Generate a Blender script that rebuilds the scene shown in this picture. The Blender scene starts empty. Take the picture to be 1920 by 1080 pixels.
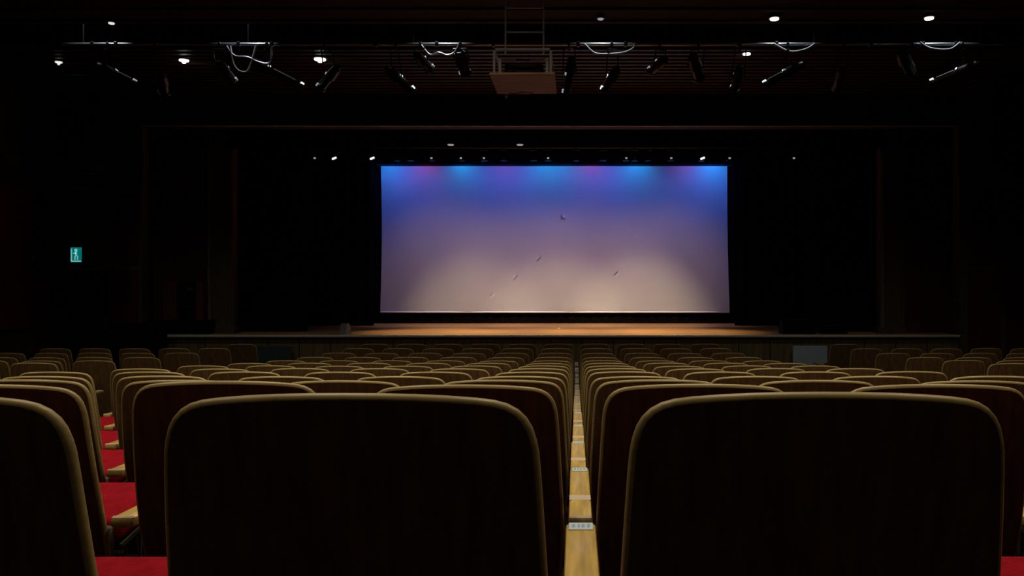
import bpy, bmesh, math, random
from mathutils import Vector, Matrix
random.seed(7)
C = bpy.context.scene.collection
S = bpy.context.scene
ZC = 1.765            # camera height above the floor in front of the stage
F = 1610.0; VX = 1080.0; VY = 540.0
def P(px, py, d):     # photo pixel + distance -> point in the hall
    return Vector(((px-VX)*d/F, d, ZC+(VY-py)*d/F))

# ------------------------------------------------------------------ camera
cam = bpy.data.cameras.new('camera'); camo = bpy.data.objects.new('camera', cam); C.objects.link(camo)
camo.location = (0, 0, ZC); camo.rotation_euler = (math.pi/2, 0, 0)
cam.sensor_width = 36; cam.lens = F/1920*36; cam.shift_x = (960-VX)/1920
cam.clip_end = 100; cam.clip_start = .02
S.camera = camo
# ------------------------------------------------------------------ world, exposure
w = bpy.data.worlds.new('world'); S.world = w; w.use_nodes = True
w.node_tree.nodes['Background'].inputs[0].default_value = (.004, .004, .005, 1)
w.node_tree.nodes['Background'].inputs[1].default_value = .3
S.view_settings.view_transform = 'Standard'; S.view_settings.look = 'None'
S.view_settings.exposure = 0; S.view_settings.gamma = 1; S.view_settings.use_curve_mapping = False
# ------------------------------------------------------------------ lamps
def spot(loc, target, power, color, angle, blend=1.0, radius=.06):
    l = bpy.data.lights.new('spot_lamp', 'SPOT'); l.energy = power; l.color = color
    l.spot_size = math.radians(angle); l.spot_blend = blend; l.shadow_soft_size = radius
    o = bpy.data.objects.new('spot_lamp', l); C.objects.link(o); o.location = loc
    o.rotation_euler = (Vector(target)-Vector(loc)).to_track_quat('-Z', 'Y').to_euler()
    return o
DOWN = [(x, y) for y in (1.9, 4.3) for x in (-3.9, -1.6, .65, 3.0)] + [(x, 6.7) for x in (-7.0, -2.6, 1.6, 6.0)]
def ceil_z(y): return ZC+3.66+(11.9-y)*.06
for x, y in DOWN:                      # overhead light as unseen downlights; line nearest stage added for far chair backs
    spot((x, y, ceil_z(y)-.06), (x, y+.3, 0), 155 if y < 6 else 120, (1, .86, .62), 120 if y < 6 else 150, 1, .09)
for x in (-4.0, 3.0):                  # two unseen fill lamps added behind the camera to lift the near chair backs
    spot((x, -1.9, ceil_z(-1.9)-.06), (x, .5, 0), 20, (1, .70, .45), 150, 1, .09)
SY = 21.0                              # distance of the screen cloth
BD = 17.6                              # distance of the batten over the stage
BLUE = (.0, .36, 1); RED = (1, .06, .16)
for px, c, e in ((730, BLUE, 16), (868, BLUE, 24), (1020, BLUE, 22), (1062, BLUE, 12), (1195, BLUE, 26), (1335, BLUE, 22), (798, RED, 6), (950, RED, 2.5), (1108, RED, 5), (1285, RED, 3)):
    p = P(px, 300, SY)                 # colour battens hanging close in front of the cloth
    spot((p.x, SY-.42, ZC+3.22), (p.x, SY, ZC+2.5), e, c, 140, 1, .06)
for px in (760, 950, 1130, 1320):
    p = P(px, 300, SY)
    spot((p.x, SY-1.35, ZC+3.3), (p.x, SY, ZC+2.1), 115, (.04, .14, 1), 120, 1, .08)
for px in (840, 980, 1100, 1240):
    p = P(px, 300, SY)
    spot((p.x, BD+.15, ZC+2.72), (p.x, SY, ZC-.5), 150, (1, .62, .58), 78, 1, .08)
for px, e in ((890, 1500), (1045, 1900), (1200, 2200)):
    p = P(px, 622, SY)                 # two warm front lights crossing to the foot of the screen
    spot((p.x, 12.7, ZC+3.35), p, e, (1, .79, .48), 26, 1, .1)
for x in (-2.75, -1.05, .65, 2.1):
    spot((x, BD+.1, ZC+2.7), (x, BD-.45, ZC-.87), 540, (1, .70, .33), 56, 1, .08)
# unseen lamps added in the ceiling slot to light pipe and fixtures
for px in (200, 470, 830, 1130, 1470, 1760):
    p = P(px, 60, 12.7)
    spot((p.x, 12.35, ZC+4.15), (p.x, 12.62, ZC+3.2), 30, (.85, .93, 1), 80, .6, .05)

# ------------------------------------------------------------------ materials
def mat(name, col, rough=.6, metal=0, spec=.5, coat=0, bump=0, bscale=60, var=0, stretch=(1, 1, 1), emit=None, estr=0, vscale=6, sheen=0):
    m = bpy.data.materials.new(name); m.use_nodes = True
    nt = m.node_tree; b = nt.nodes['Principled BSDF']
    b.inputs['Base Color'].default_value = (*col, 1); b.inputs['Roughness'].default_value = rough
    b.inputs['Metallic'].default_value = metal; b.inputs['Specular IOR Level'].default_value = spec
    b.inputs['Coat Weight'].default_value = coat; b.inputs['Sheen Weight'].default_value = sheen
    tc = nt.nodes.new('ShaderNodeTexCoord'); mp = nt.nodes.new('ShaderNodeMapping'); mp.inputs['Scale'].default_value = stretch
    nt.links.new(tc.outputs['Object'], mp.inputs['Vector'])
    if var:
        n = nt.nodes.new('ShaderNodeTexNoise'); n.inputs['Scale'].default_value = vscale; n.inputs['Detail'].default_value = 5
        r = nt.nodes.new('ShaderNodeValToRGB')
        r.color_ramp.elements[0].position = .3; r.color_ramp.elements[1].position = .7
        r.color_ramp.elements[0].color = (*[c*(1-var) for c in col], 1); r.color_ramp.elements[1].color = (*[min(1, c*(1+var)) for c in col], 1)
        nt.links.new(mp.outputs[0], n.inputs['Vector']); nt.links.new(n.outputs['Fac'], r.inputs[0]); nt.links.new(r.outputs[0], b.inputs['Base Color'])
    if bump:
        n2 = nt.nodes.new('ShaderNodeTexNoise'); n2.inputs['Scale'].default_value = bscale
        bp = nt.nodes.new('ShaderNodeBump'); bp.inputs['Strength'].default_value = bump; bp.inputs['Distance'].default_value = .004
        nt.links.new(mp.outputs[0], n2.inputs['Vector']); nt.links.new(n2.outputs['Fac'], bp.inputs['Height']); nt.links.new(bp.outputs[0], b.inputs['Normal'])
    if emit:
        b.inputs['Emission Color'].default_value = (*emit, 1); b.inputs['Emission Strength'].default_value = estr
    return m
WOODZ = (9, 9, .7); WOODY = (9, .7, 9); WOODX = (.7, 9, 9)
M = dict(
 back=mat('chair_back_shaded_wood', (.15, .085, .035), .55, var=.35, stretch=WOODZ, spec=.25, bump=.15),  # darkened to carry the shade on the backs; rim stays lighter
 edge=mat('plywood_edge', (.38, .29, .115), .38, var=.15, stretch=WOODX, vscale=12),
 arm=mat('arm_wood', (.60, .41, .12), .36, var=.28, stretch=WOODY, vscale=9, coat=.15),
 armend=mat('arm_pale_strip', (.66, .55, .42), .4),
 plate=mat('plate_white', (.62, .74, .84), .35), ink=mat('plate_ink', (.28, .45, .66), .5),
 red=mat('red_fabric', (.29, .006, .015), .9, spec=.05, bump=.6, bscale=220, var=.15, vscale=30, sheen=0),
 seatwood=mat('seat_shell_wood', (.16, .09, .035), .5, var=.3, stretch=WOODZ),
 darkwood=mat('shaded_wood', (.03, .02, .012), .55, var=.2, stretch=WOODZ),  # near-black tone holds the shade below seats and beside arms
 redback=mat('dark_red_fabric', (.11, .007, .010), .9, spec=.05, bump=.5, bscale=220),  # unseen side, darkened to cut red bounce onto the row ahead
 iron=mat('dark_iron', (.02, .02, .02), .5, metal=.6),
 carpet=mat('carpet', (.018, .010, .009), .95, spec=.1, bump=.8, bscale=300, var=.3, vscale=40),
 wallolive=mat('olive_wood_wall', (.09, .075, .03), .6, var=.25, stretch=WOODZ, vscale=3, spec=.2),
 wallred=mat('maroon_wall', (.09, .014, .012), .8, var=.25, vscale=3, spec=.15),
 wallredpanel=mat('maroon_acoustic_panel', (.22, .02, .024), .85, bump=.4, bscale=150, spec=.15),
 ceiling=mat('ceiling_dark', (.045, .026, .016), .8, var=.2, vscale=2, spec=.2),
 slat=mat('ceiling_slat_wood', (.065, .034, .017), .5, var=.3, stretch=WOODX, vscale=2, spec=.3),
 black=mat('black_paint', (.003, .003, .003), .85, spec=.1),
 drape=mat('black_drape', (.004, .0035, .0035), .95, spec=.03, bump=.3, bscale=90),
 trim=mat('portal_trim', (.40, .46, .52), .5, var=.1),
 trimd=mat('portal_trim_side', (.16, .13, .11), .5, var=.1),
 pillar=mat('pillar_wood', (.10, .065, .028), .5, var=.3, stretch=WOODZ, spec=.2),
 stage=mat('stage_boards', (.46, .24, .075), .5, var=.18, stretch=(.5, 6, 6), vscale=4, spec=.3),
 nosing=mat('stage_nosing', (.72, .58, .42), .45, var=.1, stretch=WOODX),
 fascia=mat('stage_fascia_wood', (.20, .14, .055), .55, var=.3, stretch=WOODZ, vscale=3, spec=.2),
 cloth=mat('screen_cloth', (.74, .74, .74), .9, spec=.05, bump=.08, bscale=8, stretch=(6, 1, .4)),
 hem=mat('screen_hem', (.85, .85, .85), .8),
 steel=mat('brushed_steel', (.55, .57, .6), .32, metal=.9, bump=.1, bscale=200),
 greymetal=mat('grey_painted_metal', (.42, .46, .46), .5, metal=.1, var=.15),
 fixture=mat('fixture_black', (.012, .012, .014), .35, metal=.2),
 fixture_trim=mat('fixture_glint_trim', (.75, .78, .8), .3, metal=.6),
 lens=mat('fixture_lens', (.05, .06, .08), .08, coat=1),
 ply=mat('platform_plywood', (.52, .34, .18), .6, var=.25, stretch=WOODX, vscale=4),
 projbody=mat('projector_body', (.03, .03, .032), .5), beige=mat('beige_plastic', (.60, .54, .50), .5),
 lamp=mat('downlight_lamp', (1, 1, 1), .5, emit=(1, .97, .92), estr=5),
 lampdim=mat('downlight_lamp_dim', (.8, .8, .8), .5, emit=(1, .97, .92), estr=.8),
 glint=mat('fixture_glint_glow', (.8, .8, .8), .5, emit=(.86, .93, 1), estr=1.1),  # emission that paints glints on the fixtures
 glint_lamp_dim=mat('glint_and_lamp_glow_dim', (.5, .5, .5), .5, emit=(.86, .93, 1), estr=.28),  # weaker painted glints, also the faces of faint lamps
 exitg=mat('exit_green', (.0, .2, .18), .4, emit=(.0, .33, .33), estr=.42),
 exitw=mat('exit_white', (.8, .9, .9), .4, emit=(.4, 1, .95), estr=.42),
 board=mat('pale_board', (.55, .63, .64), .6, var=.06), boardd=mat('dark_blue_board', (.05, .075, .075), .6, var=.1),
 redwood=mat('red_brown_wood', (.10, .022, .014), .5, var=.25, stretch=WOODZ, vscale=5),
 rubber=mat('black_rubber', (.02, .022, .026), .5), white=mat('white_tape', (.7, .7, .65), .6),
 darkgrey=mat('dark_grey_plastic', (.10, .10, .09), .5), door=mat('dark_door', (.022, .006, .006), .5, spec=.2))

# ------------------------------------------------------------------ mesh helpers
def box(bm, c, s, bev=0, seg=1, rot=None):
    r = bmesh.ops.create_cube(bm, size=1)
    bmesh.ops.scale(bm, vec=s, verts=r['verts'])
    vs = r['verts']
    if bev:
        es = list({e for v in vs for e in v.link_edges})
        q = bmesh.ops.bevel(bm, geom=es, offset=bev, segments=seg, affect='EDGES', profile=.5)
        vs = list({v for f in q['faces'] for v in f.verts} | {v for v in vs if v.is_valid})
    if rot is not None: bmesh.ops.rotate(bm, verts=vs, cent=(0, 0, 0), matrix=rot)
    bmesh.ops.translate(bm, verts=vs, vec=c)
    return vs
def tube(bm, a, b, r1, r2=None, n=10, cap=True):
    a = Vector(a); b = Vector(b); r2 = r1 if r2 is None else r2
    q = (b-a).to_track_quat('Z', 'Y').to_matrix()
    A = []; B = []
    for i in range(n):
        t = 2*math.pi*i/n; v = Vector((math.cos(t), math.sin(t), 0))
        A.append(bm.verts.new(a+q@(v*r1))); B.append(bm.verts.new(b+q@(v*r2)))
    for i in range(n): bm.faces.new((A[i], A[(i+1) % n], B[(i+1) % n], B[i]))
    if cap: bm.faces.new(A[::-1]); bm.faces.new(B)
def obj(name, bm, m, parent=None, smooth=False, loc=None):
    bmesh.ops.recalc_face_normals(bm, faces=bm.faces)
    me = bpy.data.meshes.new(name); bm.to_mesh(me); bm.free()
    if smooth:
        for p in me.polygons: p.use_smooth = True
        me.set_sharp_from_angle(angle=math.radians(38))
    me.materials.append(m)
    o = bpy.data.objects.new(name, me); C.objects.link(o)
    if parent: o.parent = parent
    if loc: o.location = loc
    return o
def nb(): return bmesh.new()
def bx(name, c, s, m, parent=None, bev=0, seg=1, rot=None):
    bm = nb(); box(bm, (0, 0, 0), s, bev, seg, rot); return obj(name, bm, m, parent, loc=c)
def struct(o): o['kind'] = 'structure'; return o
def thing(name, label, cat, loc=(0, 0, 0), group=None):
    o = bpy.data.objects.new(name, None); C.objects.link(o); o.location = loc; o.empty_display_size = .1
    tag(o, label, cat, group); return o
def tag(o, label, cat, group=None):
    o['label'] = label; o['category'] = cat
    if group: o['group'] = group
    return o
def dup(root, loc, label, cat=None):
    r = root.copy(); C.objects.link(r); r.location = loc; r['label'] = label
    for ch in list(root.children):
        c = ch.copy(); C.objects.link(c); c.parent = r
        for g in list(ch.children):
            d = g.copy(); C.objects.link(d); d.parent = c
    return r

# ------------------------------------------------------------------ the hall
D = [.99*n for n in range(1, 14)]
DROP = [.1192, .2214, .3173, .405, .480, .555, .626, .690, .750, .796, .822, .834, .836]
TOPH = .93
def row_floor(n): return ZC-DROP[n]-TOPH
XL, XR = -10.2, 9.2
prof = [(-3, ZC-DROP[0]-TOPH+.42), (-.6, ZC-DROP[0]-TOPH+.19)] + [(D[n]+.2, row_floor(n)) for n in range(13)] + [(14.2, 0), (16.3, 0)]
prof[-3] = (prof[-3][0], 0.0)
bm = nb(); rows = []
for y, z in prof: rows.append([bm.verts.new((XL, y, z)), bm.verts.new((XR, y, z)), bm.verts.new((XR, y, z-.25)), bm.verts.new((XL, y, z-.25))])
for a, b in zip(rows, rows[1:]):
    for k in range(4): bm.faces.new((a[k], a[(k+1) % 4], b[(k+1) % 4], b[k]))
bm.faces.new(rows[0][::-1]); bm.faces.new(rows[-1])
struct(obj('floor', bm, M['carpet']))
def fz(y):
    for (y0, z0), (y1, z1) in zip(prof, prof[1:]):
        if y <= y1: return z0+(z1-z0)*(y-y0)/(y1-y0)
    return 0
ZB = -.25; ZT = ZC+4.8
wl = struct(bx('wall_left', (XL-.1, 6.6, (ZB+ZT)/2), (.2, 19.2, ZT-ZB), M['wallolive']))
wr = struct(bx('wall_right', (XR+.1, 6.6, (ZB+ZT)/2), (.2, 19.2, ZT-ZB), M['wallolive']))
struct(bx('wall_back', ((XL+XR)/2, -3.1, (ZB+ZT)/2), (XR-XL, .2, ZT-ZB), M['wallolive']))
for side, x in ((wl, XL+.03), (wr, XR-.03)):
    for k in range(6):                                  # fabric-covered acoustic panels on the side walls
        y = 15.15-2.3*k
        bx('acoustic_panel', (x-side.location.x, y-side.location.y, ZC+.55-side.location.z), (.06, 1.7, 2.6), M['wallredpanel'], side, .01)
# proscenium wall around the opening
OX0, OX1, OZ = -8.1, 7.15, ZC+3.01
wf = struct(bx('wall_front', ((OX0+OX1)/2, 16.15, (OZ+ZT)/2), (OX1-OX0, .3, ZT-OZ), M['ceiling']))
for x0, x1, dx0, dx1 in ((XL, OX0, -9.74, -8.70), (OX1, XR, None, None)):
    if dx0 is not None:
        segs = [(x0, dx0, 0, ZT), (dx1, x1, 0, ZT), (dx0, dx1, 2.12, ZT)]
    else: segs = [(x0, x1, 0, ZT)]
    for a, b, z0, z1 in segs:
        bx('wall_panel', ((a+b)/2-wf.location.x, 0, (z0+z1)/2-wf.location.z), (b-a, .3, z1-z0), M['wallolive'], wf)
for a, b in ((-10.1, -9.8), (-8.64, -8.14), (7.3, 7.9), (8.0, 8.6)):   # raised maroon panels
    for z0, z1 in ((.1, 2.1), (2.2, 3.6)):
        bx('maroon_panel', ((a+b)/2-wf.location.x, -.165, (z0+z1)/2-wf.location.z), (b-a, .03, z1-z0), M['wallred'], wf, .008)
d1 = struct(bx('door_1', (-9.22, 16.14, 1.05), (1.02, .06, 2.1), M['door'], None, .005))
bx('door_leaf_panel', (0, -.035, .35), (.8, .012, 1.1), M['door'], d1, .005)
bm = nb(); tube(bm, (0, 0, 0), (0, 0, .3), .012); h = obj('door_handle', bm, M['steel'], d1, True, (.42, -.07, -.1))
for nm, c, s in (('trim_1', (-9.77, 15.97, 1.06), (.06, .06, 2.12)), ('trim_2', (-8.67, 15.97, 1.06), (.06, .06, 2.12)), ('trim_3', (-9.22, 15.97, 2.15), (1.16, .06, .06))):
    struct(bx(nm, c, s, M['wallred'], None, .006))
# portal trim: the thin pale line round the opening
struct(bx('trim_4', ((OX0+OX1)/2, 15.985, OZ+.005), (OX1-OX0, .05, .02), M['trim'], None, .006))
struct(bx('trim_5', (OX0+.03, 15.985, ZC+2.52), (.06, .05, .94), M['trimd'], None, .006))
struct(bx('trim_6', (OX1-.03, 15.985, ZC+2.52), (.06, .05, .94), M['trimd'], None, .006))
# ceiling: section over the seats, open lighting slot, slatted section before the stage
ce = bpy.data.objects.new('ceiling', None); C.objects.link(ce); ce['kind'] = 'structure'
def quadslab(name, y0, z0, y1, z1, t, m, par, x0=XL, x1=XR):
    bm = nb(); v = [bm.verts.new(p) for p in ((x0, y0, z0), (x1, y0, z0), (x1, y1, z1), (x0, y1, z1), (x0, y0, z0+t), (x1, y0, z0+t), (x1, y1, z1+t), (x0, y1, z1+t))]
    for f in ((0, 1, 2, 3), (7, 6, 5, 4), (0, 4, 5, 1), (1, 5, 6, 2), (2, 6, 7, 3), (3, 7, 4, 0)): bm.faces.new([v[i] for i in f])
    return obj(name, bm, m, par)
quadslab('ceiling_board', -3, ceil_z(-3), 11.9, ceil_z(11.9), .12, M['ceiling'], ce)
quadslab('ceiling_board', 13.2, ZC+3.72, 16.0, ZC+3.60, .1, M['ceiling'], ce)
quadslab('slot_lining', 11.9, ZC+4.6, 13.2, ZC+4.6, .1, M['black'], ce)
bx('slot_lining', (0, 11.95, ZC+4.2), (XR-XL, .1, .9), M['black'], ce).location.x = (XL+XR)/2
bx('slot_lining', ((XL+XR)/2, 13.15, ZC+4.22), (XR-XL, .1, .9), M['black'], ce)
sl = None
for k in range(15):                                     # wooden slats across the hall
    y = 13.3+.185*k; z = ZC+3.72-(y-13.2)*.043-.02
    if sl is None: sl = bx('slat', ((XL+XR)/2, y, z), (XR-XL-.1, .10, .04), M['slat'], ce, .004)
    else:
        c = sl.copy(); C.objects.link(c); c.parent = ce; c.location = ((XL+XR)/2, y, z)
for k in range(4):                                      # stepped ribs on the nearer ceiling section
    y = 11.8-.42*k
    bx('ceiling_rib', ((XL+XR)/2, y, ceil_z(y)-.012), (XR-XL-.1, .1, .018), M['ceiling'], ce, .004)

# ------------------------------------------------------------------ stage
ST = ZC-.875
stg = thing('stage', 'raised stage with lit brown board floor and panelled wooden front', 'stage', ((OX0+OX1)/2, 16.0, 0))
SW = OX1-OX0
bx('stage_core', (0, 3.1, (ST-.04)/2), (SW-.02, 6.0, ST-.04), M['black'], stg)
nb_ = 30
bd = None
for k in range(nb_):                                    # floor boards run across the stage
    y = .02+6.1*(k+.5)/nb_
    if bd is None: bd = bx('floor_board', (0, y, ST-.02), (SW-.02, 6.1/nb_-.004, .04), M['stage'], stg, .002)
    else: c = bd.copy(); C.objects.link(c); c.parent = stg; c.location = (0, y, ST-.02)
bx('nosing', (0, -.02, ST-.02), (SW-.02, .07, .045), M['nosing'], stg, .012, 2)
npan = 26; fp = None
for k in range(npan):
    x = -SW/2+SW*(k+.5)/npan
    if fp is None: fp = bx('front_panel', (x, .055, (ST-.06)/2), (SW/npan-.012, .03, ST-.10), M['fascia'], stg, .004)
    else: c = fp.copy(); C.objects.link(c); c.parent = stg; c.location = (x, .055, (ST-.06)/2)
# hatches in the stage front
def hatch(x, label, m):
    t = thing('access_board', label, 'board', (x, 15.9, 0))
    bx('board_sheet', (0, .04, .35), (.64, .025, .68), m, t, .006)
    bx('bottom_batten', (0, .01, .03), (.64, .03, .06), m, t, .004)
hatch((1520-VX)*15.9/F, 'pale grey rectangular board leaning against right end of stage front', M['board'])
hatch((513-VX)*15.9/F, 'dark blue-grey board leaning against left end of stage front', M['boardd'])
# stage house shell
SB = 22.2
struct(bx('wall_stage_left', (OX0-.6, 19.3, ZC+1.2), (.2, 6.2, 6.2), M['black']))
struct(bx('wall_stage_right', (OX1+.6, 19.3, ZC+1.2), (.2, 6.2, 6.2), M['black']))
struct(bx('wall_stage_back', ((OX0+OX1)/2, SB+.1, ZC+1.2), (SW+1.4, .2, 6.2), M['black']))
struct(bx('ceiling_stage', ((OX0+OX1)/2, 19.3, ZC+4.3), (SW+1.4, 6.2, .15), M['black']))
# inner side returns and wooden pillars
for nm, x0, x1 in (('wall_stage_return_left', OX0-.5, (392-VX)*16.7/F), ('wall_stage_return_right', (1695-VX)*16.7/F, OX1+.5)):
    struct(bx(nm, ((x0+x1)/2, 16.75, (ST+OZ+.5)/2), (x1-x0, .12, OZ+.5-ST), M['wallred']))
def pillar(px0, px1, label):
    x0 = (px0-VX)*16.6/F; x1 = (px1-VX)*16.6/F; w = x1-x0
    t = thing('stage_pillar', label, 'pillar', ((x0+x1)/2, 16.65, ST))
    Hh = P(0, 278, 16.6).z-ST
    bx('shaft', (0, 0, Hh/2), (w, .22, Hh), M['pillar'], t, .02, 2)
    bx('plinth', (0, 0, .06), (w+.06, .28, .12), M['pillar'], t, .01)
    bx('edge_strip', (-w/2+.05, -.12, Hh/2), (.05, .03, Hh-.2), M['trimd'], t, .006)
    bx('edge_strip', (w/2-.05, -.12, Hh/2), (.05, .03, Hh-.2), M['pillar'], t, .006)
pillar(390, 440, 'dark wooden pillar at left side of the stage opening')
pillar(1648, 1695, 'dark wooden pillar at right side of the stage opening')
# black drapes with folds
def drape(name, label, x0, x1, y, z0, z1, folds=7, amp=.05):
    bm = nb(); n = max(8, int((x1-x0)*folds*2)); A = []; B = []; t = .012
    for i in range(n+1):
        x = x0+(x1-x0)*i/n; o = amp*math.sin(i*math.pi/2+.6)+amp*.3*math.sin(i*.37)
        A.append([bm.verts.new((x, y+o, z0)), bm.verts.new((x, y+o*.8, z1))]); B.append([bm.verts.new((x, y+o+t, z0)), bm.verts.new((x, y+o*.8+t, z1))])
    for i in range(n):
        bm.faces.new((A[i][0], A[i+1][0], A[i+1][1], A[i][1])); bm.faces.new((B[i][0], B[i][1], B[i+1][1], B[i+1][0]))
        bm.faces.new((A[i][0], B[i][0], B[i+1][0], A[i+1][0])); bm.faces.new((A[i][1], A[i+1][1], B[i+1][1], B[i][1]))
    bm.faces.new((A[0][0], A[0][1], B[0][1], B[0][0])); bm.faces.new((A[n][0], B[n][0], B[n][1], A[n][1]))
    return tag(obj(name, bm, M['drape'], None, True), label, 'curtain')
drape('stage_curtain', 'black side drape hanging just inside the left stage pillar', (425-VX)*17.2/F, (577-VX)*17.2/F, 17.2, ST+.002, ZC+4.224)
drape('stage_curtain', 'black side drape hanging just inside the right stage pillar', (1512-VX)*17.2/F, (1660-VX)*17.2/F, 17.2, ST+.002, ZC+4.224)
drape('stage_curtain', 'black drape beside the left edge of the lit screen', (560-VX)*19.9/F, (700-VX)*19.9/F, 19.9, ST+.002, ZC+4.224)
drape('stage_curtain', 'black drape beside the right edge of the lit screen', (1378-VX)*19.9/F, (1530-VX)*19.9/F, 19.9, ST+.002, ZC+4.224)
drape('backdrop_curtain', 'wide black backdrop hanging behind the lit screen', OX0-.2, OX1+.2, 21.25, ST+.002, ZC+4.224)
drape('border_curtain', 'black border drape across the stage above the lit screen', OX0+.3, OX1-.3, 19.3, P(0, 303, 19.3).z, ZC+4.224, 5, .03)
# screen
x0 = (714-VX)*SY/F; x1 = (1363.5-VX)*SY/F; zt = P(0, 311.5, SY).z; zb = P(0, 584.5, SY).z
scr = thing('projection_screen', 'wide white screen washed blue at top and warm below', 'screen', ((x0+x1)/2, SY, zb))
bm = nb(); nx, nz = 60, 24; G = []
for j in range(nz+1):
    r = []
    for i in range(nx+1):
        u = i/nx; v = j/nz; xx = (u-.5)*(x1-x0)*(1+.004*(1-v))+.03*math.sin(v*math.pi)*(1 if u < .5 else -.6)*abs(u-.5)*2
        if u > .5: xx += .04*(1-v)*(u-.5)*2
        yy = .012*math.sin(u*43+v*2)*(1-v*.6)+.008*math.sin(u*17+1)
        r.append(bm.verts.new((xx, yy, v*(zt-zb)+.012*math.cos((u-.5)*5)*(1-v)-.012*(1-v))))
    G.append(r)
for j in range(nz):
    for i in range(nx): bm.faces.new((G[j][i], G[j][i+1], G[j+1][i+1], G[j+1][i]))
bmesh.ops.solidify(bm, geom=bm.faces[:], thickness=.006)
obj('screen_cloth', bm, M['cloth'], scr, True)
bm = nb(); tube(bm, (-(x1-x0)/2, 0, -.005), ((x1-x0)/2, 0, -.005), .018, n=8); obj('bottom_hem', bm, M['hem'], scr, True)
bm = nb(); tube(bm, (-(x1-x0)/2-.1, .03, zt-zb+.02), ((x1-x0)/2+.1, .03, zt-zb+.02), .025, n=8); bt = obj('top_batten', bm, M['fixture'], scr, True)
for k in range(5):
    bm = nb(); xx = (k/4-.5)*(x1-x0)*.9; tube(bm, (xx, .03, zt-zb+.02), (xx, .03, ZC+4.22-zb), .004, n=5); obj('suspension_wire', bm, M['iron'], scr)

# ------------------------------------------------------------------ chairs
HALF = [(0, 0), (.08, -.0015), (.15, -.0065), (.186, -.014), (.208, -.031), (.2195, -.058), (.2245, -.10), (.231, -.22), (.236, -.35), (.230, -.48), (.203, -.56), (.12, -.60), (0, -.605)]
loop = HALF + [(-u, v) for u, v in HALF[-2:0:-1]]
def catmull(pts, sub=2):
    n = len(pts); out = []
    for i in range(n):
        p0, p1, p2, p3 = pts[i-1], pts[i], pts[(i+1) % n], pts[(i+2) % n]
        for k in range(sub):
            t = k/sub
            out.append(tuple(.5*((2*p1[a])+(-p0[a]+p2[a])*t+(2*p0[a]-5*p1[a]+4*p2[a]-p3[a])*t*t+(-p0[a]+3*p1[a]-3*p2[a]+p3[a])*t**3) for a in (0, 1)))
    return out
OUT = catmull(loop)
NO = len(OUT)
NRM = []
for i in range(NO):
    a = OUT[i-1]; b = OUT[(i+1) % NO]; dx = b[0]-a[0]; dz = b[1]-a[1]; l = math.hypot(dx, dz); NRM.append((-dz/l, dx/l))
if NRM[0][1] < 0: NRM = [(-a, -b) for a, b in NRM]
R = .0078
def bend(u, v, off):          # back shape: leans towards the row behind, hugs the sitter
    return Vector((u, -.2-.24*v-.04*math.sin(min(1, -v/.6)*math.pi)*.5+.38*u*u+off, TOPH-R*0+v))
def back_bm(cx=0, cz=-.3):
    bm = nb(); faces = []
    for off, sgn in ((-R, 1), (R, -1)):
        prev = None
        for s in (1, .78, .5, .22):
            ring = []
            for (u, v), (a, b) in zip(OUT, NRM):
                uu, vv = u-a*R, v-b*R
                ring.append(bm.verts.new(bend(cx+(uu-cx)*s, cz+(vv-cz)*s, off)))
            if prev:
                for i in range(NO): bm.faces.new((prev[i], prev[(i+1) % NO], ring[(i+1) % NO], ring[i]))
            prev = ring
        c = bm.verts.new(bend(cx, cz, off))
        for i in range(NO): bm.faces.new((prev[i], prev[(i+1) % NO], c))
    return bm
def band_bm():
    bm = nb(); rings = []
    for k in range(7):
        th = -math.pi/2+math.pi*k/6; rings.append([bm.verts.new(bend(u-a*R+a*R*math.cos(th), v-b*R+b*R*math.cos(th), R*math.sin(th)*1.03)) for (u, v), (a, b) in zip(OUT, NRM)])
    for p, q in zip(rings, rings[1:]):
        for i in range(NO): bm.faces.new((p[i], p[(i+1) % NO], q[(i+1) % NO], q[i]))
    return bm
def cushion_bm():
    bm = nb(); prev = None; cz = -.29
    for s, off in ((.86, R), (.89, R+.02), (.85, R+.042), (.7, R+.055), (.35, R+.052)):
        ring = [bm.verts.new(bend(u*s, cz+(v-cz)*s, off)) for (u, v) in OUT[::2]]
        n = len(ring)
        if prev:
            for i in range(n): bm.faces.new((prev[i], prev[(i+1) % n], ring[(i+1) % n], ring[i]))
        prev = ring
    c = bm.verts.new(bend(0, cz, R+.05))
    for i in range(n): bm.faces.new((prev[i], prev[(i+1) % n], c))
    return bm
# tipped-up seat: lower end near the pivot, upper edge forward
SB0 = Vector((0, -.0, .562)); SB1 = Vector((0, .246, TOPH-.321))
ang = math.atan2(SB1.z-SB0.z, SB1.y-SB0.y); ln = (SB1-SB0).length
rotS = Matrix.Rotation(ang, 3, 'X')
def make_chair():
    t = thing('auditorium_chair', '', 'chair'); t['group'] = 'auditorium chairs in rows'
    obj('back_shell', back_bm(), M['back'], t, True)
    obj('edge_band', band_bm(), M['edge'], t, True)
    obj('back_cushion', cushion_bm(), M['redback'], t, True)
    mid = (SB0+SB1)/2; up = Vector((0, -math.sin(ang), math.cos(ang)))
    bm = nb(); box(bm, mid-up*.035, (.40, ln, .07), .02, 3, rotS); obj('seat_cushion', bm, M['red'], t, True)
    bm = nb(); box(bm, mid-up*.08, (.40, ln-.02, .022), .008, 2, rotS); box(bm, (0, -.008, .50), (.39, .02, .10), .006, 1); obj('seat_shell', bm, M['darkwood'], t, True)  # rear lip is a dark strip for the shaded gap under the seat
    bm = nb(); tube(bm, (0, .06, .012), (0, .06, .44), .03, .025, 8); tube(bm, (-.24, .03, .45), (.24, .03, .45), .018, n=8); obj('pedestal', bm, M['black'], t, True)
    bm = nb(); box(bm, (0, .06, .008), (.2, .16, .016), .004); obj('foot_plate', bm, M['iron'], t)
    return t
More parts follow.
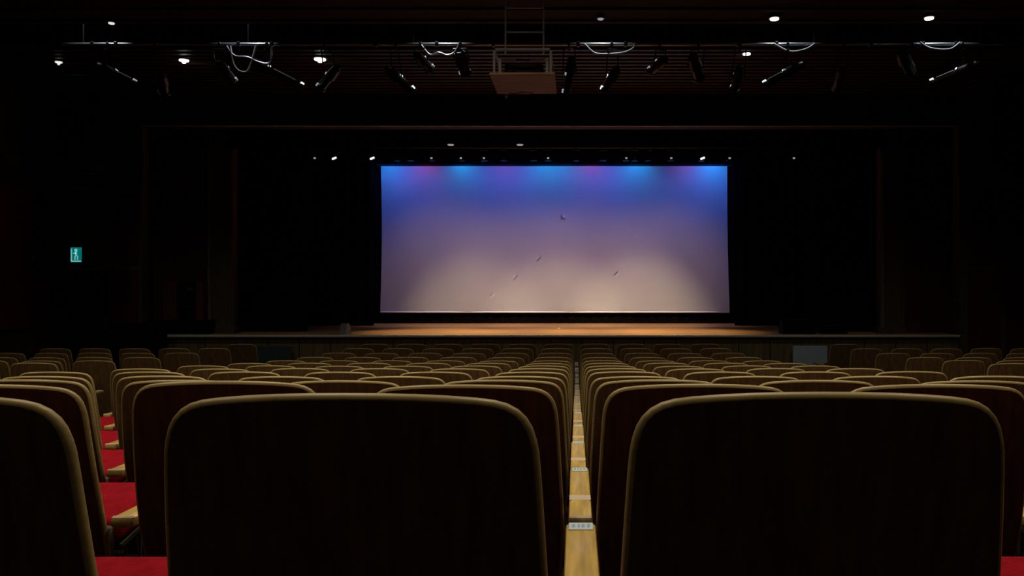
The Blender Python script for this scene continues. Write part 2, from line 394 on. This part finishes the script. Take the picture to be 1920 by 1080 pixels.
def make_arm():
    t = thing('armrest', '', 'armrest'); t['group'] = 'shared wooden armrests between chairs'
    bm = nb(); box(bm, (0, .165, .5875), (.057, .57, .026), .007, 2); a = obj('arm_pad', bm, M['arm'], t, True)
    bm = nb(); box(bm, (0, .422, .6015), (.046, .044, .003), .001); pl = obj('seat_number_plate', bm, M['plate'], t)
    bm = nb()
    for x, w_ in ((-.014, .006), (-.004, .004), (.004, .006), (.0145, .006)): box(bm, (x, .422, .6033), (w_, .02, .0006))
    obj('plate_marks', bm, M['ink'], pl)
    bm = nb(); box(bm, (0, .075, .6007), (.056, .05, .0025), .001); obj('cross_strip', bm, M['armend'], t)
    bm = nb(); box(bm, (0, -.112, .597), (.055, .012, .010), .003); obj('rear_strip', bm, M['armend'], t)
    bm = nb(); box(bm, (0, .16, .30), (.028, .34, .55), .008, 1); obj('side_panel', bm, M['darkwood'], t, True)
    bm = nb(); box(bm, (0, .16, .012), (.055, .40, .024), .006); obj('foot_rail', bm, M['black'], t)
    return t
ORD = ['first', 'second', 'third', 'fourth', 'fifth', 'sixth', 'seventh', 'eighth', 'ninth', 'tenth', 'eleventh', 'twelfth', 'thirteenth', 'fourteenth', 'fifteenth']
chair0 = make_chair(); arm0 = make_arm(); used = [False, False]
def place(kind, x, n, label, dz=0, rz=0):
    src = (chair0, arm0)[kind]; loc = (x, D[n]+.2, row_floor(n)+dz)
    if not used[kind]: used[kind] = True; src.location = loc; src['label'] = label; src.rotation_euler.z = rz; return src
    o = dup(src, loc, label); o.rotation_euler.z = rz; return o
SEAM = .01; PX = .55
NEAR = 'nearest row to the camera'
for n in range(13):
    rown = 'nearest row' if n == 0 else ('row next to the stage' if n == 12 else '%s row ahead' % ORD[n])
    for k in range(-6, 4):
        side = 'left' if k < 0 else 'right'; m = (-k-1) if k < 0 else k
        dz = random.uniform(-.002, .002)
        if (n, k) == (1, -2): dz = .008
        place(0, SEAM+(k+.5)*PX, n, 'wooden-backed auditorium chair, %s, %s seat %s of the central armrest line' % (rown, ORD[m], side), dz, random.uniform(-.006, .006))
    for k in range(-6, 5):
        if k == 0: lab = 'pale armrest with white number plate, %s, in the central armrest line' % rown
        else: lab = 'pale wooden armrest, %s, %s %s of the central armrest line' % (rown, ORD[abs(k)-1], 'left' if k < 0 else 'right')
        place(1, SEAM+k*PX+random.uniform(-.002, .002), n, lab)
def side_block(sgn, xe, counts, word):
    for n, cnt in counts:
        fr = 'front row' if n == 12 else '%s row back from stage' % ORD[12-n]
        for j in range(cnt):
            place(0, xe+sgn*(j+.5)*PX, n, 'wooden-backed chair, %s side block, %s, %s from the aisle' % (word, fr, ORD[j]), random.uniform(-.003, .003), random.uniform(-.02, .02))
        for j in range(cnt+1):
            place(1, xe+sgn*j*PX, n, 'wooden armrest, %s side block, %s, %s from the aisle' % (word, fr, ORD[j]))
side_block(-1, -4.74, [(12, 1), (11, 5), (10, 7), (9, 7), (8, 7), (7, 7), (6, 5)], 'left')
side_block(1, 3.76, [(12, 1), (11, 7), (10, 7), (9, 7), (8, 7), (7, 7), (6, 5)], 'right')

# ------------------------------------------------------------------ projector platform under the ceiling
pn = P(979, 140, 9.0); zP = pn.z
pr = thing('projector_platform', 'brown plywood projector platform hanging in a grey frame from the ceiling', 'projector', (pn.x, 9.45, zP))
bx('platform_board', (0, 0, .012), (.685, .90, .024), M['ply'], pr, .003)
bx('platform_lip', (0, .445, .035), (.685, .012, .05), M['greymetal'], pr)
for sx in (-1, 1):
    for sy in (-1, 1): bx('frame_post', (sx*.298, sy*.40, .155), (.022, .022, .27), M['greymetal'], pr)
    bx('frame_rail', (sx*.298, 0, .28), (.022, .82, .022), M['greymetal'], pr)
for sy in (-1, 1): bx('frame_rail', (0, sy*.40, .28), (.618, .022, .022), M['greymetal'], pr)
hz = ceil_z(9.4)-zP
for sx in (-1, 1): bx('hanger_post', (sx*.205+.01, -.2, (.28+hz)/2), (.018, .018, hz-.27), M['greymetal'], pr)
for z in (.52, .78, 1.04): bx('hanger_rung', (.01, -.2, z), (.42, .014, .014), M['greymetal'], pr)
pj = bx('projector_body', (0, .05, .12), (.42, .42, .15), M['projbody'], pr, .02, 2)
bx('mount_arm', (-.16, -.25, .205), (.16, .05, .022), M['beige'], pr, .005)
bx('mount_arm', (.17, -.25, .205), (.19, .05, .022), M['beige'], pr, .005)
for x in (-.25, .255): bx('mount_bracket', (x, -.25, .125), (.03, .04, .20), M['beige'], pr, .006)
bm = nb(); tube(bm, (0, .40, -.02), (0, .40, -.055), .018, n=10); obj('caster', bm, M['beige'], pr, True, (-.235, 0, .0))
bm = nb()
pts = [(-.2+.04*k, .36+.03*math.sin(k*1.3), -.006-.006*math.sin(k)) for k in range(8)]
for a, b in zip(pts, pts[1:]): tube(bm, a, b, .005, n=6)
obj('cable', bm, M['redwood'], pr, True)

# ------------------------------------------------------------------ lighting pipes and spotlights in the slot
def pipe(px0, px1, py, label):
    a = P(px0, py, 12.45); b = P(px1, py, 12.45)
    t = thing('lighting_pipe', label, 'pipe', ((a.x+b.x)/2, 12.45, a.z)); L = (b.x-a.x)/2
    bm = nb(); tube(bm, (-L, 0, 0), (L, 0, 0), .024, n=12); obj('pipe_tube', bm, M['steel'], t, True)
    for s in (-.95, -.6, -.25, .25, .6, .95):
        bm = nb(); tube(bm, (s*L, 0, 0), (s*L, 0, ZC+4.6-a.z), .012, n=8); obj('drop_rod', bm, M['fixture'], t, True)
    for s in (-.93, -.88, -.62, -.55, -.33, -.2, -.08, .1, .2, .44, .52, .72, .83, .9): bx('pipe_clamp', (s*L, 0, 0), (.05, .07, .07), M['fixture'], t, .008)
pipe(112, 1880, 83, 'long steel lighting pipe running across the ceiling slot, carrying the spotlights')
def fixture(ax, ay, bx_, by, label, glow=1, hook=None, thick=.085, fwd=.35):
    # tail pixel (ax, ay) -> lens pixel (bx_, by); lens end further towards the stage
    a = P(ax, ay, 12.5); b = P(bx_, by, 12.5+fwd)
    t = thing('stage_spotlight', label, 'spotlight', (a+b)/2, 'theatre spotlights hanging in the ceiling slot')
    o = (a+b)/2; A = a-o; B = b-o; ax_ = (B-A).normalized(); L = (B-A).length
    bm = nb(); tube(bm, A, A+ax_*L*.45, thick*.8, thick, 14); obj('lamp_housing', bm, M['fixture'], t, True)
    bm = nb(); tube(bm, A+ax_*L*.42, B, thick*.72, thick*.8, 14); obj('lens_barrel', bm, M['fixture'], t, True)
    bm = nb(); tube(bm, B-ax_*.02, B+ax_*.01, thick*.95, thick*.95, 14); obj('front_rim', bm, M['fixture'], t, True)
    bm = nb(); tube(bm, B+ax_*.008, B+ax_*.014, thick*.75, n=14); obj('lens', bm, M['lens'], t, True)
    bm = nb(); tube(bm, A-ax_*.05, A, thick*.45, thick*.75, 12); obj('rear_cap', bm, M['fixture'], t, True)
    # yoke, clamp
    top = Vector((0, 0, ZC+(VY-83)*12.45/F-o.z)); side = ax_.cross(Vector((0, 0, 1))).normalized()*(thick+.02)
    bm = nb(); k1 = side+ax_*(-.05); k2 = -side+ax_*(-.05); ty = Vector((0, 12.45-o.y, max(.12, top.z-.10)))
    for q in (k1, k2): tube(bm, q, ty+q*.8-Vector((0, 0, 0)), .010, n=6)
    tube(bm, ty+k1*.8, ty+k2*.8, .010, n=6); obj('yoke', bm, M['fixture'], t, True)
    bm = nb(); tube(bm, ty, Vector((ty.x, ty.y, top.z)), .012, n=6); box(bm, (0, ty.y, top.z), (.04, .06, .06), .008); obj('hook_clamp', bm, M['fixture'], t, True)
    up = Vector((0, -.8, .6)); up = (up-ax_*up.dot(ax_)).normalized()
    bm = nb(); tube(bm, A+ax_*L*.50+up*thick*.83, B-ax_*L*.12+up*thick*.86, .009, .012, 8); obj('glint_rail', bm, M['fixture_trim'], t, True)  # pale rail added to catch a highlight along the barrel
    if glow:  # emissive stubs stand in for glints on the metal housing
        m = M['glint'] if glow > 1 else M['glint_lamp_dim']
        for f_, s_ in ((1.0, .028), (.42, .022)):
            bm = nb(); c = A+ax_*L*f_+up*thick*.98; tube(bm, c-ax_*s_, c+ax_*s_, .016, .012, 8); obj('lamp_glint', bm, m, t, True)
FX = [
 (187, 124, 248, 156, 'black theatre spotlight tilting down to right, far left of the ceiling', 1),
 (302, 140, 308, 172, 'black theatre spotlight hanging near second downlight from left', 0),
 (412, 118, 436, 154, 'black theatre spotlight at the left end of the second pipe', 1),
 (456, 106, 564, 162, 'long black theatre spotlight tilting down right under the second pipe', 2),
 (632, 128, 603, 164, 'black theatre spotlight hanging below the brightest downlight', 1),
 (728, 130, 768, 168, 'black theatre spotlight tilting steeply left of the projector, lowest there', 2),
 (782, 104, 806, 130, 'small black theatre spotlight close under the third pipe', 1),
 (862, 100, 872, 136, 'unlit black theatre spotlight nearest the projector on its left', 0),
 (1072, 112, 1062, 168, 'black theatre spotlight hanging upright nearest the projector on its right', 1),
 (1156, 130, 1136, 168, 'black theatre spotlight second to the right of the projector', 2),
 (1246, 112, 1222, 134, 'small black theatre spotlight third to the right of the projector', 1),
 (1300, 108, 1310, 146, 'unlit black theatre spotlight at the right end of the fourth pipe', 0),
 (1388, 128, 1377, 168, 'black theatre spotlight hanging under the right-hand slatted-ceiling downlight', 1),
 (1502, 122, 1438, 158, 'black theatre spotlight tilting down to left under the fifth pipe', 2),
 (1578, 132, 1568, 166, 'black theatre spotlight hanging upright at right end of fifth pipe', 1),
 (1690, 100, 1706, 134, 'unlit black theatre spotlight at left end of the rightmost pipe', 0),
 (1832, 120, 1750, 155, 'black theatre spotlight with added glint rail tilting left at far right', 2)]
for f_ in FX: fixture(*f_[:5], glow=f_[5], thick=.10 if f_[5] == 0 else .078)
# looping cables on the pipes
def cable(pts, label, m='greymetal'):
    bm = nb(); q = [P(a, b, 12.40) for a, b in pts]; o = q[0].copy()
    sm = []
    for i in range(len(q)-1):
        for k in range(5):
            t = k/5; p0 = q[max(0, i-1)]; p1 = q[i]; p2 = q[i+1]; p3 = q[min(len(q)-1, i+2)]
            sm.append(.5*((2*p1)+(-p0+p2)*t+(2*p0-5*p1+4*p2-p3)*t*t+(-p0+3*p1-3*p2+p3)*t**3))
    sm.append(q[-1])
    for a, b in zip(sm, sm[1:]): tube(bm, a-o, b-o, .013, n=6)
    c = obj('power_cable', bm, M[m], None, True, o); tag(c, label, 'cable')
cable([(425, 86), (440, 104), (465, 107), (485, 116), (505, 117), (510, 86)], 'looping power cable below the second lighting pipe from left', 'steel')
cable([(432, 86), (438, 118), (448, 132), (462, 134), (470, 120), (480, 86)], 'lower looping power cable beside the second pipe\'s left spotlight')
cable([(790, 84), (806, 102), (822, 98), (838, 103), (852, 98), (860, 84)], 'looping power cable just left of the projector platform', 'steel')
cable([(1096, 82), (1115, 99), (1140, 101), (1170, 98), (1187, 90), (1190, 82)], 'looping power cable just right of the projector platform')
cable([(1450, 81), (1480, 96), (1510, 92), (1528, 81)], 'looping power cable below the fifth lighting pipe from left')
cable([(1725, 79), (1745, 90), (1780, 92), (1800, 79)], 'looping power cable below the rightmost lighting pipe')

# downlights
def downlight(px, py, y, label, r=.06, m='lamp', bulb=0, zc=None):
    if zc is None:
        p = P(px, py, y)
    t = thing('downlight', label, 'ceiling light', p, 'recessed downlights in the dark ceiling')
    bm = nb(); tube(bm, (0, 0, .03), (0, 0, .0), r*1.35, r*1.45, 20); obj('trim_ring', bm, M['fixture'], t, True)
    bm = nb(); tube(bm, (0, 0, .002), (0, 0, -.014), r, r*.95, 20); l = obj('lamp_face', bm, M[m], t, True)
    if bulb:
        bm = nb(); tube(bm, (0, 0, -.012), (0, 0, -.05), r*.55, r*.3, 14); obj('lamp_bulb', bm, M[m], t, True)
# d such that it lies on the ceiling
def slat_d(py): return (3.72+.043*13.2-.05)/((VY-py)/F+.043)
def near_d(py): return (3.66+.06*11.9-.04)/((VY-py)/F+.06)
for px, py, r, m, b, lab in (
  (110, 116, .055, 'lampdim', 1, 'dim downlight at the far left of the slatted ceiling'),
  (345, 113, .075, 'lamp', 1, 'bright white downlight second from left in the slatted ceiling'),
  (600, 111, .092, 'lamp', 1, 'largest and brightest downlight, left of the projector platform'),
  (1400, 101, .06, 'lamp', 0, 'small bright downlight in slatted ceiling right of the projector')):
    downlight(px, py, slat_d(py), lab, r, m, b)
for px, py, r, m, lab in (
  (209, 43, .04, 'lampdim', 'very dim downlight near the top left corner'),
  (1126, 35, .04, 'glint_lamp_dim', 'faint downlight near the top, right of the projector hanger'),
  (1452, 35, .06, 'lamp', 'bright downlight near the top edge, left of the rightmost one'),
  (1742, 34, .06, 'lamp', 'bright downlight near the top edge, furthest right')):
    downlight(px, py, near_d(py), lab, r, m)
for i, (x, y) in enumerate(DOWN):        # housings of the dimmed lamps over the seats (above the frame)
    t = thing('downlight', 'unseen dimmed downlight over the seats, %s line from the stage, %s from left' % (('third', 'second', 'first')[i//4], ORD[i % 4]), 'ceiling light', (x, y, ceil_z(y)), 'dimmed downlights over the seats')
    bm = nb(); tube(bm, (0, 0, -.02), (0, 0, .02), .15, .13, 20, False); obj('trim_ring', bm, M['fixture'], t, True)
    bm = nb(); tube(bm, (0, 0, -.006), (0, 0, .004), .12, n=20); obj('lamp_face', bm, M['lampdim'], t, True)

for x, w_ in ((-4.0, 'left'), (3.0, 'right')):  # made-up housings for the fill lamps added behind the camera
    t = thing('downlight', 'added unseen fill lamp behind the camera, %s one' % w_, 'ceiling light', (x, -1.9, ceil_z(-1.9)))
    bm = nb(); tube(bm, (0, 0, -.02), (0, 0, .02), .15, .13, 20, False); obj('trim_ring', bm, M['fixture'], t, True)
    bm = nb(); tube(bm, (0, 0, -.006), (0, 0, .004), .12, n=20); obj('lamp_face', bm, M['lampdim'], t, True)

# ------------------------------------------------------------------ stage batten with small lamps over the screen
bat = thing('stage_batten', 'black lighting batten across the stage above the screen', 'pipe', (P(1030, 276, BD).x, BD, P(0, 276, BD).z))
bm = nb(); tube(bm, (-5.6, 0, 0), (5.6, 0, 0), .025, n=8); obj('batten_tube', bm, M['fixture'], bat, True)
for x in (-5, -2.5, 0, 2.5, 5):
    bm = nb(); tube(bm, (x, 0, 0), (x, 0, ZC+4.22-bat.location.z), .01, n=6); obj('drop_rod', bm, M['fixture'], bat)
par0 = thing('par_lamp', '', 'stage light'); par0['group'] = 'small lamps on the stage batten'
bm = nb(); tube(bm, (0, 0, .07), (0, .01, -.07), .045, .075, 12, True); obj('can', bm, M['fixture'], par0, True)
bm = nb(); tube(bm, (0, .01, -.072), (0, .011, -.082), .066, n=12); obj('lens', bm, M['lens'], par0, True)
bm = nb(); tube(bm, (-.085, 0, 0), (-.085, 0, .13), .006, n=5); tube(bm, (.085, 0, 0), (.085, 0, .13), .006, n=5); tube(bm, (-.085, 0, .13), (.085, 0, .13), .006, n=5); tube(bm, (0, 0, .13), (0, 0, .17), .012, n=6); obj('yoke', bm, M['fixture'], par0, True)
bm = nb(); box(bm, (0, -.072, -.035), (.045, .02, .035), .006); glowp = obj('can_glint', bm, M['glint'], par0)  # glowing block stands in for a metal glint on the can
meshes = {}
PARS = [(592, 1), (627, 2), (668, 0), (698, 2), (745, 0), (770, 0), (810, 1), (865, 1), (908, 1), (945, 0), (1000, 0), (1028, 1), (1080, 0), (1130, 0), (1174, 1), (1190, 0), (1215, 0), (1258, 1), (1315, 2), (1327, 1), (1367, 1), (1380, 2), (1408, 0), (1450, 0), (1487, 1)]
last = -99; cnt = 0
gl = {}
for px, g in PARS:
    if px-last < 16: continue
    last = px
    p = P(px, 291, BD); p.z = bat.location.z-.199
    lab = 'small black %s lamp on the stage batten, %s from left' % (('unlit', 'faintly glinting', 'brightly glinting')[g], (ORD+['sixteenth', 'seventeenth', 'eighteenth', 'nineteenth', 'twentieth', 'twenty-first', 'twenty-second', 'twenty-third', 'twenty-fourth'])[cnt])
    if cnt == 0: o = par0; o.location = p; o['label'] = lab
    else: o = dup(par0, p, lab)
    cnt += 1
    for ch in o.children:
        if ch.name.startswith('can_glint'):
            if g not in gl:
                me = ch.data.copy(); me.materials[0] = M[('fixture', 'glint_lamp_dim', 'glint')[g]]; gl[g] = me
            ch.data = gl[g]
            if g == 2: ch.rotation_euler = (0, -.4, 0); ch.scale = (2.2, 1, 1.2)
for px, py, lab in ((845, 271, 'flat pale lamp above the stage batten, left of centre'), (975, 271, 'flat pale lamp above the stage batten, near the centre')):
    p = P(px, py, 18.8)
    t = thing('stage_downlight', lab, 'stage light', p)
    bm = nb(); tube(bm, (0, 0, 0), (0, 0, .16), .09, .06, 12); obj('can', bm, M['fixture'], t, True)
    bm = nb(); tube(bm, (0, 0, -.02), (0, 0, .002), .06, .075, 12); obj('lamp_face', bm, M['glint_lamp_dim'], t, True)
    bm = nb(); tube(bm, (0, 0, .15), (0, 0, ZC+4.22-p.z), .01, n=6); obj('drop_rod', bm, M['fixture'], t, True)

# ------------------------------------------------------------------ hanging line-array loudspeakers
def line_array(px, label, side, cnt=8):
    p = P(px, 355, 14.2); t = thing('line_array_speaker', label, 'speaker', p)
    hh = .22
    for k in range(cnt):
        bm = nb(); box(bm, (0, 0, 0), (.78, .42, hh-.02), .02, 1, Matrix.Rotation(math.radians(-2*(cnt-k)), 3, 'X')); c = obj('speaker_cabinet', bm, M['black'], t, False, (0, .012*(cnt-k), .1+k*hh))
        bm = nb(); box(bm, (0, -.222, -hh/2+.03), (.70, .012, .012), .003, 1); g = obj('grille_bar', bm, M['rubber'], c)
    bx('rigging_frame', (0, .02, .1+cnt*hh), (.6, .3, .05), M['fixture'], t, .01)
    top = min(ZC+3.68, 99)-p.z
    for s in (-.25, .25):
        bm = nb(); tube(bm, (s, 0, .1+cnt*hh), (s, 0, max(.2+cnt*hh, top)), .008, n=6); obj('chain', bm, M['iron'], t)
line_array(158, 'black hanging loudspeaker column at the left of the stage opening', -1)
line_array(1893, 'black hanging loudspeaker column at the right edge beside the stage', 1)

# ------------------------------------------------------------------ small things on walls and stage
p = P(147, 478, 15.98)
ex = thing('exit_sign', 'small glowing green exit sign above the left door', 'sign', (p.x, 15.97, p.z))
bx('sign_box', (0, -.03, 0), (.23, .06, .30), M['darkgrey'], ex, .008)
bx('green_face', (0, -.062, 0), (.205, .006, .275), M['exitg'], ex)
bm = nb()                               # running-figure pictogram in white
box(bm, (.0, 0, .085), (.05, .004, .05), .01)
box(bm, (.0, 0, .02), (.035, .004, .09)); box(bm, (-.03, 0, .03), (.05, .004, .018), 0, 1, None)
box(bm, (.028, 0, -.055), (.02, .004, .075)); box(bm, (-.02, 0, -.06), (.02, .004, .07)); box(bm, (.0, 0, -.118), (.18, .004, .02)); box(bm, (-.085, 0, 0), (.018, .004, .22))
obj('running_figure', bm, M['exitw'], ex, loc=(0, -.067, 0))
def wallbox(px, py, w_, h_, m, name, label, cat):
    y = 15.97; p = P(px, py, y)
    if p.x < XL+.15:
        y = -(XL+.06)/((VX-px)/F); p = P(px, py, y); 
    t = thing(name, label, cat, p)
    return t
t = thing('wall_speaker', 'small grey box loudspeaker high on the left wall', 'speaker', (XL+.13, P(0, 300, 15.35).y, P(0, 300, 15.35).z))
bx('speaker_box', (0, 0, 0), (.14, .2, .22), M['darkgrey'], t, .012); bx('speaker_grille', (.0, -.105, 0), (.11, .012, .18), M['greymetal'], t, .004); bx('wall_bracket', (-.095, 0, 0), (.07, .05, .05), M['iron'], t)
p = P(60, 485, 15.98)
t = thing('dome_camera', 'small pale dome camera on the wall left of exit sign', 'camera', (p.x, 15.98, p.z))
bm = nb(); bmesh.ops.create_uvsphere(bm, u_segments=14, v_segments=8, radius=.055); obj('dome', bm, M['darkgrey'], t, True, (0, -.06, 0))
bm = nb(); tube(bm, (0, -.06, .0), (0, .02, 0), .065, n=14); obj('mount_ring', bm, M['greymetal'], t, True)
p = P(60, 636, 15.98)
t = thing('wall_socket', 'small grey socket plate low on the wall left of door', 'socket', (p.x, 15.99, p.z)); bx('cover_plate', (0, -.008, 0), (.12, .02, .10), M['darkgrey'], t, .004); bx('socket_insert', (0, -.02, 0), (.07, .01, .05), M['rubber'], t, .003)
# wedge monitors at the right front of the stage
def wedge(px, w_, label, d=16.45, h_=.26, m='rubber'):
    x = (px-VX)*d/F; t = thing('floor_monitor', label, 'speaker', (x, d, ST))
    bm = nb(); v = []
    for sx in (-w_/2, w_/2):
        for y, z in ((-.17, 0), (.2, 0), (.2, h_*.5), (.06, h_), (-.08, h_)): v.append(bm.verts.new((sx, y, z)))
    bm.faces.new(v[:5][::-1]); bm.faces.new(v[5:])
    for i in range(5): bm.faces.new((v[i], v[(i+1) % 5], v[5+(i+1) % 5], v[5+i]))
    obj('cabinet', bm, M['black' if m == 'rubber' else m], t); bx('handle', (0, -.01, h_+.008), (w_*.8, .03, .014), M[m], t, .004)
    bx('grille', (0, .145, h_*.77), (w_*.85, .02, h_*.45), M['black'], t, rot=Matrix.Rotation(-.55, 3, 'X'))
wedge(1495, .62, 'black floor monitor on the right front of the stage')
wedge(1560, .5, 'lower black floor monitor at the right, outermost on the stage front', 16.5, .15)
wedge(647, .12, 'small dark box at left edge of the lit stage floor', 16.3, .2, 'darkgrey')
tag(bx('floor_marker', ((1048-VX)*18.2/F, 18.2, ST+.014), (.05, .05, .03), M['white'], None, .008), 'tiny pale marker on the lit stage floor near the centre', 'marker')
# wooden loudspeaker cabinet beside the left pillar
x0 = (313-VX)*16.45/F; x1 = (388-VX)*16.45/F
t = thing('side_cabinet', 'red-brown open cabinet on a black base beside the left pillar', 'cabinet', ((x0+x1)/2, 16.45, ST+.001)); W_ = x1-x0
zb_ = P(0, 600, 16.45).z-ST; zt_ = P(0, 529, 16.45).z-ST; hm = (zb_+zt_)/2; hh = zt_-zb_
bx('base', (0, 0, zb_/2), (W_+.25, .36, zb_), M['black'], t, .01)
bx('side_panel', (-W_/2+.13, 0, hm), (.26, .34, hh), M['redwood'], t, .006); bx('side_panel', (W_/2-.07, 0, hm), (.14, .34, hh), M['redwood'], t, .006)
bx('back_panel', (.06, .15, hm), (W_-.38, .02, hh), M['black'], t); bx('shelf', (.06, 0, hm-.1), (W_-.40, .3, .02), M['rubber'], t)
eq = bx('amplifier', (.06, 0, hm+.16), (W_-.44, .26, .3), M['black'], t, .01); bx('display_strip', (0.06, -.135, .07), (.12, .01, .05), M['boardd'], eq)
# black equipment beside the stage
x0 = (216-VX)*15.4/F; x1 = (302-VX)*15.4/F
t = thing('equipment_case', 'black wheeled equipment case on the floor left of the stage', 'case', ((x0+x1)/2, 15.4, 0)); zt_ = P(0, 604, 15.4).z
bx('case_body', (0, 0, .09+(zt_-.25)/2), (x1-x0, .5, zt_-.25), M['black'], t, .015); bx('case_lid', (0, 0, zt_-.09), (x1-x0+.02, .52, .14), M['black'], t, .02)
bx('lid_edge', (0, -.262, zt_-.165), (x1-x0, .012, .02), M['rubber'], t)
for sx in (-1, 1):
    for sy in (-1, 1):
        bm = nb(); tube(bm, (-.02, 0, 0), (.02, 0, 0), .045, n=12); obj('wheel', bm, M['rubber'], t, True, (sx*.33, sy*.18, .046))
